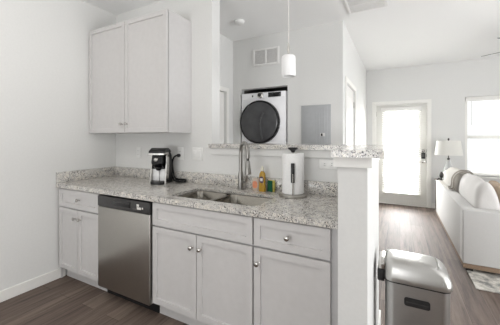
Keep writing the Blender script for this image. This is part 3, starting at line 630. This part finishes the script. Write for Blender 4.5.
M['drum_glass'] = textured('smoky_drum_glass', srgb(82, 82, 84), srgb(66, 66, 68), 5, 0.25, bstr=0.0)
up = machine(0.995, 'white front-loading dryer with a round dark door, up in the wall niche')
lo = copy_tree(up, (0, 0, -0.990), 'white front-loading washing machine under the dryer, in the lower half of the wall niche')
lo.name = 'washing_machine'; lo['category'] = 'washing machine'

def grille_parts(t, frame_bm, panels, slats_fn):
    obj('frame', frame_bm, M['grille'], t)
    for p in panels:
        l = obj('louver_panel', slats_fn(p), M['grille'], t, flat=True)
t = thing('return_air_grille', 'white two-panel air grille on the wall above the dryer', 'air grille', (1.263, YW, 2.35))
gx0, gx1, gz0, gz1 = 1.065, 1.461, 2.348, 2.580
bm = B(gx0, gx0 + 0.032, YW - 0.014, YW, gz0, gz1, bev=0.003); box(bm, gx1 - 0.032, gx1, YW - 0.014, YW, gz0, gz1, bev=0.003); box(bm, gx0 + 0.03, gx1 - 0.03, YW - 0.014, YW, gz0, gz0 + 0.028, bev=0.003); box(bm, gx0 + 0.03, gx1 - 0.03, YW - 0.014, YW, gz1 - 0.028, gz1, bev=0.003); box(bm, 1.249, 1.277, YW - 0.014, YW, gz0 + 0.02, gz1 - 0.02, bev=0.003)
obj('frame', bm, M['grille'], t)
for x0, x1 in ((gx0 + 0.032, 1.249), (1.277, gx1 - 0.032)):
    bm = bmesh.new()
    for i in range(16):
        z = gz0 + 0.034 + i * 0.0106; box(bm, x0, x1, YW - 0.010, YW - 0.003, z, z + 0.0055)
    lp = obj('louver_panel', bm, M['grille'], t, flat=True)
    obj('backing', B(x0, x1, YW - 0.003, YW - 0.0005, gz0 + 0.028, gz1 - 0.028), M['grille_dark'], lp, flat=True)
t = thing('electrical_panel', 'grey metal breaker panel door on the wall right of the dryer', 'electrical panel', (1.955, YW, 1.0))
ex0, ex1, ez0, ez1 = 1.770, 2.142, 0.98, 1.760
obj('frame', B(ex0, ex1, YW - 0.010, YW, ez0, ez1, bev=0.003), M['panel_grey'], t)
dd = obj('door', B(ex0 + 0.030, ex1 - 0.040, YW - 0.016, YW - 0.009, ez0 + 0.03, ez1 - 0.03, bev=0.002), M['panel_grey'], t)
bm = bmesh.new()
for i in range(4): box(bm, ex0 + 0.195 + 0.032 * i, ex0 + 0.201 + 0.032 * i, YW - 0.019, YW - 0.015, ez0 + 0.05, ez1 - 0.05, bev=0.001)
obj('rib', bm, M['panel_grey'], dd)
bm = B(2.012, 2.072, YW - 0.019, YW - 0.015, 1.365, 1.405, bev=0.001); lt = obj('latch', bm, M['grille'], dd)
obj('latch_slider', B(2.022, 2.044, YW - 0.022, YW - 0.018, 1.370, 1.400, bev=0.001), M['black'], lt)

t = thing('pendant_lamp', 'white cylinder glass pendant lamp hanging over the bar', 'pendant lamp', (2.076, 0.06, 1.85))
bm = bmesh.new(); lathe(bm, 2.076, 0.06, [(0.06, ZC), (0.06, ZC - 0.015), (0.05, ZC - 0.024), (0.008, ZC - 0.026)]); obj('canopy', bm, M['chrome'], t)
bm = bmesh.new(); tube(bm, [(2.076, 0.06, 2.11), (2.076, 0.06, ZC - 0.02)], 0.0032, 8); obj('cord', bm, M['label_white'], t)
bm = bmesh.new(); lathe(bm, 2.076, 0.06, [(0.026, 2.022), (0.026, 2.030), (0.010, 2.036), (0.009, 2.12), (0.005, 2.125)], 20); obj('stem', bm, M['chrome'], t)
bm = bmesh.new(); lathe(bm, 2.076, 0.06, [(0.012, 2.026), (0.045, 2.022), (0.055, 2.012), (0.058, 1.995), (0.058, 1.858), (0.053, 1.850), (0.047, 1.852), (0.046, 1.86), (0.050, 1.87), (0.050, 1.99), (0.04, 2.012), (0.010, 2.016)], 32, False, False)
obj('lamp_shade', bm, M['opal'], t)
bm = bmesh.new(); lathe(bm, 2.076, 0.06, [(0.012, 2.016), (0.013, 1.99), (0.026, 1.95), (0.030, 1.925), (0.024, 1.90), (0.008, 1.89)], 20); obj('bulb', bm, M['opal'], t)

t = thing('smoke_detector', 'white round smoke detector on the ceiling above the hall', 'smoke detector', (1.171, 0.816, ZC))
bm = bmesh.new(); lathe(bm, 1.171, 0.816, [(0.066, ZC), (0.066, ZC - 0.012), (0.058, ZC - 0.030), (0.045, ZC - 0.040), (0.012, ZC - 0.043)]); obj('housing', bm, M['white_plastic'], t)
bm = bmesh.new(); lathe(bm, 1.171, 0.816, [(0.011, ZC - 0.041), (0.011, ZC - 0.046), (0.006, ZC - 0.047)], 16); obj('test_button', bm, M['grille'], t)

t = thing('ceiling_vent', 'white rectangular ceiling grille with diagonal mesh panels near the hall corner', 'ceiling vent', (2.575, 0.95, ZC))
vx0, vx1, vy0, vy1 = 2.374, 2.772, 0.70, 1.222
bm = B(vx0, vx0 + 0.028, vy0, vy1, ZC - 0.012, ZC, bev=0.003); box(bm, vx1 - 0.028, vx1, vy0, vy1, ZC - 0.012, ZC, bev=0.003); vi0, vi1 = vx0 + 0.028, vx1 - 0.028; box(bm, vi0, vi1, vy0, vy0 + 0.028, ZC - 0.0115, ZC, bev=0.002); box(bm, vi0, vi1, vy1 - 0.028, vy1, ZC - 0.0115, ZC, bev=0.002); box(bm, vi0, vi1, 1.022, 1.036, ZC - 0.011, ZC, bev=0.002); box(bm, vi0, vi1, 0.87, 0.884, ZC - 0.011, ZC, bev=0.002)
obj('frame', bm, M['grille'], t)
for y0, y1 in ((vy0 + 0.028, 0.87), (0.884, 1.022), (1.036, vy1 - 0.028)):
    bm = bmesh.new(); n = int((y1 - y0) / 0.012)
    for i in range(n): y = y0 + (y1 - y0) * i / n; box(bm, vx0 + 0.028, vx1 - 0.028, y + 0.002, y + 0.0075, ZC - 0.008, ZC - 0.003)
    lp = obj('louver_panel', bm, M['grille'], t, flat=True)
    obj('backing', B(vx0 + 0.028, vx1 - 0.028, y0, y1, ZC - 0.003, ZC - 0.0005), M['grille_dark'], lp, flat=True)

# ------------------------------------------------------------------ trash can
t = thing('trash_can', 'rectangular stainless steel step trash can with a rounded lid beside the column', 'trash can', (2.95, -0.26, 0))
bx0, bx1, by0, by1, zs = 2.799, 3.114, -0.383, -0.135, 0.548
def rl(x0, x1, y0, y1, r, z): return [(x, y, z) for x, y in rrect(x0, x1, y0, y1, r, 6)]
bm = bmesh.new(); loft(bm, [rl(bx0 + 0.004, bx1 - 0.004, by0 + 0.004, by1 - 0.004, 0.045, 0.03), rl(bx0 + 0.004, bx1 - 0.004, by0 + 0.004, by1 - 0.004, 0.045, zs - 0.006)]); obj('body', bm, M['bin_steel'], t)
bm = bmesh.new(); loft(bm, [rl(bx0, bx1, by0, by1, 0.045, 0.0), rl(bx0, bx1, by0, by1, 0.045, 0.03)]); obj('base_ring', bm, M['black'], t)
bm = bmesh.new(); loft(bm, [rl(bx0 + 0.001, bx1 - 0.001, by0 + 0.001, by1 - 0.001, 0.045, zs - 0.006), rl(bx0 + 0.001, bx1 - 0.001, by0 + 0.001, by1 - 0.001, 0.045, zs + 0.001)]); obj('seal', bm, M['black'], t)
bm = bmesh.new()
loft(bm, [rl(bx0, bx1 + 0.002, by0, by1, 0.045, zs + 0.001), rl(bx0 - 0.002, bx1 + 0.006, by0 - 0.003, by1 + 0.003, 0.045, zs + 0.010), rl(bx0 - 0.001, bx1 + 0.005, by0 - 0.002, by1 + 0.002, 0.045, zs + 0.026),
          rl(bx0, bx1 - 0.002, by0 + 0.002, by1 - 0.002, 0.045, zs + 0.050), rl(bx0 + 0.002, bx1 - 0.016, by0 + 0.007, by1 - 0.007, 0.045, zs + 0.074), rl(bx0 + 0.004, bx1 - 0.034, by0 + 0.013, by1 - 0.013, 0.042, zs + 0.092), rl(bx0 + 0.006, bx1 - 0.050, by0 + 0.020, by1 - 0.020, 0.04, zs + 0.1005),
          rl(bx0 + 0.009, bx1 - 0.056, by0 + 0.024, by1 - 0.024, 0.04, zs + 0.093), rl(bx0 + 0.012, bx1 - 0.060, by0 + 0.030, by1 - 0.030, 0.038, zs + 0.1025), rl(bx0 + 0.02, bx1 - 0.10, by0 + 0.06, by1 - 0.06, 0.03, zs + 0.108), rl(bx0 + 0.05, bx1 - 0.15, by0 + 0.10, by1 - 0.10, 0.02, zs + 0.109)])
ld = obj('lid', bm, M['lid_steel'], t, angle=50)
obj('hinge', B(2.764, bx0 + 0.002, -0.36, -0.16, zs - 0.02, zs + 0.045, bev=0.006), M['black'], t)
obj('hinge_cover', B(2.768, bx0 + 0.004, -0.355, -0.165, zs + 0.045, zs + 0.085, bev=0.006), M['chrome'], t)
bm = bmesh.new(); pts = rrect(2.898, 3.018, 0.434, 0.480, 0.012, 5)
loft(bm, [[(a, yy, b2) for a, b2 in pts] for yy in (by0 + 0.006, by0 + 0.001)]); hs = obj('side_handle', bm, M['black'], t)
hs['label'] = 'black recessed carry handle'
bm = B(2.906, 3.010, by0 - 0.001, by0 + 0.003, 0.453, 0.458); obj('handle_rib', bm, M['panel_black'], hs, flat=True)
obj('pedal', B(bx1 - 0.01, bx1 + 0.055, -0.31, -0.21, 0.012, 0.026, bev=0.005), M['steel'], t)

# ------------------------------------------------------------------ living room
obj_rug = obj('rug', B(3.478, 5.9, 1.03, 3.2, 0.0, 0.012, bev=0.004), M['rug']); tag(obj_rug, 'mottled grey and ivory area rug under the sofa', 'rug')
t = thing('sofa', 'cream upholstered sofa on a wooden plinth, its back towards the hall', 'sofa', (3.9, 2.5, 0.012))
sx0, sy0, sy1, zs2 = 3.44, 1.374, 3.643, 0.626
bm = B(sx0 + 0.004, 4.32, sy0 + 0.004, sy1 - 0.004, 0.045, 0.088); obj('plinth', bm, M['wood_base'], t, flat=True)
for lx2 in (3.50, 4.26):
    for ly in (1.44, 3.58): obj('foot', B(lx2 - 0.03, lx2 + 0.03, ly - 0.03, ly + 0.03, 0.012, 0.046), M['black'], t, flat=True)
bm = B(sx0, sx0 + 0.13, sy0 + 0.14, sy1 - 0.14, 0.088, zs2, bev=0.012, seg=3); obj('backrest', bm, M['linen'], t)
for y0, y1 in ((sy0, sy0 + 0.14), (sy1 - 0.14, sy1)): obj('arm', B(sx0, 4.34, y0, y1, 0.088, zs2, bev=0.012, seg=3), M['linen'], t)
obj('seat_base', B(sx0 + 0.13, 4.33, sy0 + 0.14, sy1 - 0.14, 0.088, 0.26, bev=0.01), M['linen'], t)
for y0, y1 in ((sy0 + 0.145, 2.505), (2.512, sy1 - 0.145)): obj('seat_cushion', B(sx0 + 0.14, 4.36, y0, y1, 0.26, 0.43, bev=0.035, seg=4), M['linen'], t)

def cushion(y0, y1, prof, n=24, seed=1):
    """soft slab: prof is an (x, z) outline, swept along y and pinched at both ends"""
    random.seed(seed); bm = bmesh.new(); cx = sum(p[0] for p in prof) / len(prof); cz = sum(p[1] for p in prof) / len(prof)
    loops = []; R = 0.11 / (y1 - y0)
    us = [R * q for q in (0.0, 0.03, 0.09, 0.2, 0.36, 0.58, 0.8)]; us = us + [R + (1 - 2 * R) * i / n for i in range(n + 1)] + [1 - q for q in reversed(us)]
    for u in us:
        y = y0 + (y1 - y0) * u; e = min(1.0, min(u, 1 - u) / R)
        s = 0.50 + 0.50 * (1 - (1 - e) ** 2.6) ** (1 / 2.2); wob = (0.010 * math.sin(9 * u + seed) + 0.006 * math.sin(23 * u + 2 * seed)) * e
        loops.append([(cx + (x - cx) * s, y, max(cz + (z - cz) * s + wob * (1 if z > cz else 0), 0.43)) for x, z in prof])
    loft(bm, loops); return bm
def blob(pts, n=6): 
    P = [Vector((x, 0, z)) for x, z in pts]; out = []
    m2 = len(P)
    for i in range(m2):
        a, b2, c, d = P[(i - 1) % m2], P[i], P[(i + 1) % m2], P[(i + 2) % m2]
        for k in range(n):
            q = k / n; v = 0.5 * ((2 * b2) + (c - a) * q + (2 * a - 5 * b2 + 4 * c - d) * q * q + (3 * b2 - a - 3 * c + d) * q ** 3); out.append((v.x, v.z))
    return out
prof = blob([(3.60, 0.435), (3.578, 0.55), (3.572, 0.70), (3.59, 0.81), (3.635, 0.878), (3.69, 0.885), (3.74, 0.81), (3.78, 0.66), (3.79, 0.50), (3.77, 0.435)])
o = obj('back_cushion', cushion(1.525, 2.50, prof, seed=3), M['cushion']); tag(o, 'plump pale back cushion leaning on the near end of the sofa back', 'cushion', 'sofa back cushions')
prof2 = [(x, 0.435 + (z - 0.435) * 0.88) for x, z in prof]
o = obj('back_cushion', cushion(2.515, 3.49, prof2, seed=5), M['cushion']); tag(o, 'pale back cushion under the ivory throw at the far end of the sofa', 'cushion', 'sofa back cushions')
# tan cushion further along the seat side
prof3 = blob([(3.90, 0.435), (3.84, 0.60), (3.80, 0.80), (3.84, 0.835), (3.90, 0.80), (3.98, 0.62), (4.02, 0.47)])
o = obj('throw_cushion', cushion(1.75, 2.22, prof3, 16, 8), M['pillow_tan']); tag(o, 'tan scatter cushion on the sofa in front of the pale cushion', 'cushion')
# throw blanket over the far cushion
TP = smooth_path([(3.475, 0, 0.640), (3.53, 0, 0.640), (3.548, 0, 0.70), (3.556, 0, 0.78), (3.60, 0, 0.85), (3.66, 0, 0.872), (3.72, 0, 0.845), (3.77, 0, 0.74), (3.80, 0, 0.62)], 5)
bm = bmesh.new(); ny = 26; grid = []
for i in range(ny + 1):
    u = i / ny; y = 2.56 + 0.96 * u; row = []
    for k, p in enumerate(TP):
        s = k / (len(TP) - 1); wv = 0.010 * math.sin(22 * u + 5 * s) + 0.007 * math.sin(41 * u - 8 * s)
        drop = 0.035 * max(0, u - 0.55) * (1 if p.z > 0.7 else 0)
        row.append(bm.verts.new((p.x - (abs(wv) if s < 0.45 else 0), y + 0.02 * math.sin(6 * s), p.z + (abs(wv) if s > 0.2 else 0) - drop)))
    grid.append(row)
for a, b2 in zip(grid, grid[1:]):
    for k in range(len(TP) - 1): bm.faces.new((a[k], a[k + 1], b2[k + 1], b2[k]))
bmesh.ops.solidify(bm, geom=bm.faces[:], thickness=-0.010)
tb = obj('throw_blanket', bm, M['throw'], loc=(3.6, 3.0, 0.63), angle=80); tag(tb, 'ivory throw blanket with a rolled beige edge draped over the sofa back', 'throw blanket')
bm = bmesh.new()
for layer_y, lift, wd in ((2.520, 0.016, 0.085), (2.585, 0.030, 0.075)):
    g2 = []
    for k, p in enumerate(TP):
        t2 = (TP[min(k + 1, len(TP) - 1)] - TP[max(k - 1, 0)]).normalized(); nx, nz = -t2.z, t2.x
        g2.append([bm.verts.new((p.x + nx * (lift + 0.012 * math.sin(PI * q / 6)), layer_y + wd * q / 6 + 0.012 * math.sin(k * 0.45), p.z + nz * (lift + 0.012 * math.sin(PI * q / 6)))) for q in range(7)])
    fs = []
    for r1, r2 in zip(g2, g2[1:]):
        for q in range(6): fs.append(bm.faces.new((r1[q], r1[q + 1], r2[q + 1], r2[q])))
    bmesh.ops.solidify(bm, geom=fs, thickness=0.018)
fe = obj('folded_edge', bm, M['throw_edge'], tb, angle=80); fe['label'] = 'rolled beige edge'

# side table, lamp, small ornament
t = thing('side_table', 'dark side table between the sofa and the far wall', 'side table', (3.68, 3.98, 0))
obj('tabletop', B(3.47, 3.95, 3.72, 4.22, 0.555, 0.58, bev=0.004), M['table_wood'], t)
for x in (3.50, 3.92):
    for y in (3.75, 4.19): obj('leg', B(x - 0.018, x + 0.018, y - 0.018, y + 0.018, 0, 0.555), M['table_wood'], t, flat=True)
lx3, ly3 = 3.662, 4.0
t = thing('table_lamp', 'table lamp with white drum shade and clear glass base behind the sofa', 'lamp', (lx3, ly3, 0.58))
bm = bmesh.new(); lathe(bm, lx3, ly3, [(0.075, 0.58), (0.085, 0.585), (0.092, 0.63), (0.088, 0.70), (0.074, 0.77), (0.050, 0.84), (0.032, 0.90), (0.024, 0.955)], 32); obj('base', bm, M['lamp_glass'], t)
bm = bmesh.new(); lathe(bm, lx3, ly3, [(0.03, 0.59), (0.046, 0.62), (0.044, 0.72), (0.034, 0.82), (0.020, 0.90), (0.016, 0.955), (0.026, 0.968), (0.018, 0.985), (0.008, 0.99), (0.007, 1.30)], 24); obj('neck', bm, M['lamp_dark'], t)
bm = bmesh.new(); lathe(bm, lx3, ly3, [(0.210, 1.04), (0.176, 1.297), (0.173, 1.297), (0.207, 1.04), (0.210, 1.04)], 48, False, False); obj('lamp_shade', bm, M['shade'], t)
bm = bmesh.new()
for a in range(3): tube(bm, [(lx3, ly3, 1.285), (lx3 + 0.174 * math.cos(a * 2.094), ly3 + 0.174 * math.sin(a * 2.094), 1.29)], 0.003, 6)
obj('shade_fitter', bm, M['chrome'], t)
bm = bmesh.new(); lathe(bm, lx3, ly3, [(0.006, 1.295), (0.012, 1.305), (0.016, 1.325), (0.010, 1.34), (0.003, 1.344)], 16); obj('finial', bm, M['lamp_dark'], t)
t = thing('ornament', 'small dark metal ornament on the side table left of the lamp', 'ornament', (3.55, 3.93, 0.58))
bm = bmesh.new(); lathe(bm, 3.545, 3.90, [(0.035, 0.58), (0.035, 0.592), (0.012, 0.60), (0.010, 0.63), (0.028, 0.655), (0.036, 0.69), (0.026, 0.725), (0.006, 0.745)], 20); obj('figure', bm, M['lamp_dark'], t)
bm = bmesh.new(); tube(bm, smooth_path([(3.54, 3.90, 0.61), (3.51, 3.89, 0.625), (3.488, 3.885, 0.61), (3.483, 3.885, 0.585)], 5), 0.010, 8); obj('curl', bm, M['lamp_dark'], t)

# ceiling fan
fcx, fcy, fz = 4.47, 2.47, 2.49
t = thing('ceiling_fan', 'pale five-blade ceiling fan over the living room, only two blade tips showing', 'fan', (fcx, fcy, fz))
bm = bmesh.new(); lathe(bm, fcx, fcy, [(0.07, ZC), (0.07, ZC - 0.02), (0.03, ZC - 0.05), (0.012, ZC - 0.055)]); obj('canopy', bm, M['grille'], t)
bm = bmesh.new(); lathe(bm, fcx, fcy, [(0.012, fz + 0.10), (0.012, ZC - 0.04)], 16); obj('downrod', bm, M['grille'], t)
bm = bmesh.new(); lathe(bm, fcx, fcy, [(0.03, fz + 0.12), (0.10, fz + 0.10), (0.12, fz + 0.03), (0.11, fz - 0.03), (0.06, fz - 0.06)]); obj('motor', bm, M['grille'], t)
bm = bmesh.new(); lathe(bm, fcx, fcy, [(0.06, fz - 0.06), (0.11, fz - 0.075), (0.10, fz - 0.12), (0.04, fz - 0.145)]); obj('lamp_shade', bm, M['opal'], t)
for i in range(5):
    a = math.radians(143 + 72.5 * i if i < 2 else 143 + 72 * i)
    bm = bmesh.new(); pts = [(0.10, 0.02), (0.20, 0.05), (0.66, 0.065), (0.70, 0.04), (0.70, -0.04), (0.66, -0.065), (0.20, -0.05), (0.10, -0.02)]
    loft(bm, [[(x, y, z - y * 0.24) for x, y in pts] for z in (fz - 0.003, fz + 0.003)])
    bmesh.ops.rotate(bm, verts=bm.verts[:], cent=(0, 0, 0), matrix=Matrix.Rotation(a, 3, 'Z')); bmesh.ops.translate(bm, verts=bm.verts[:], vec=(fcx, fcy, 0))
    obj('blade', bm, M['slot'], t, flat=True)
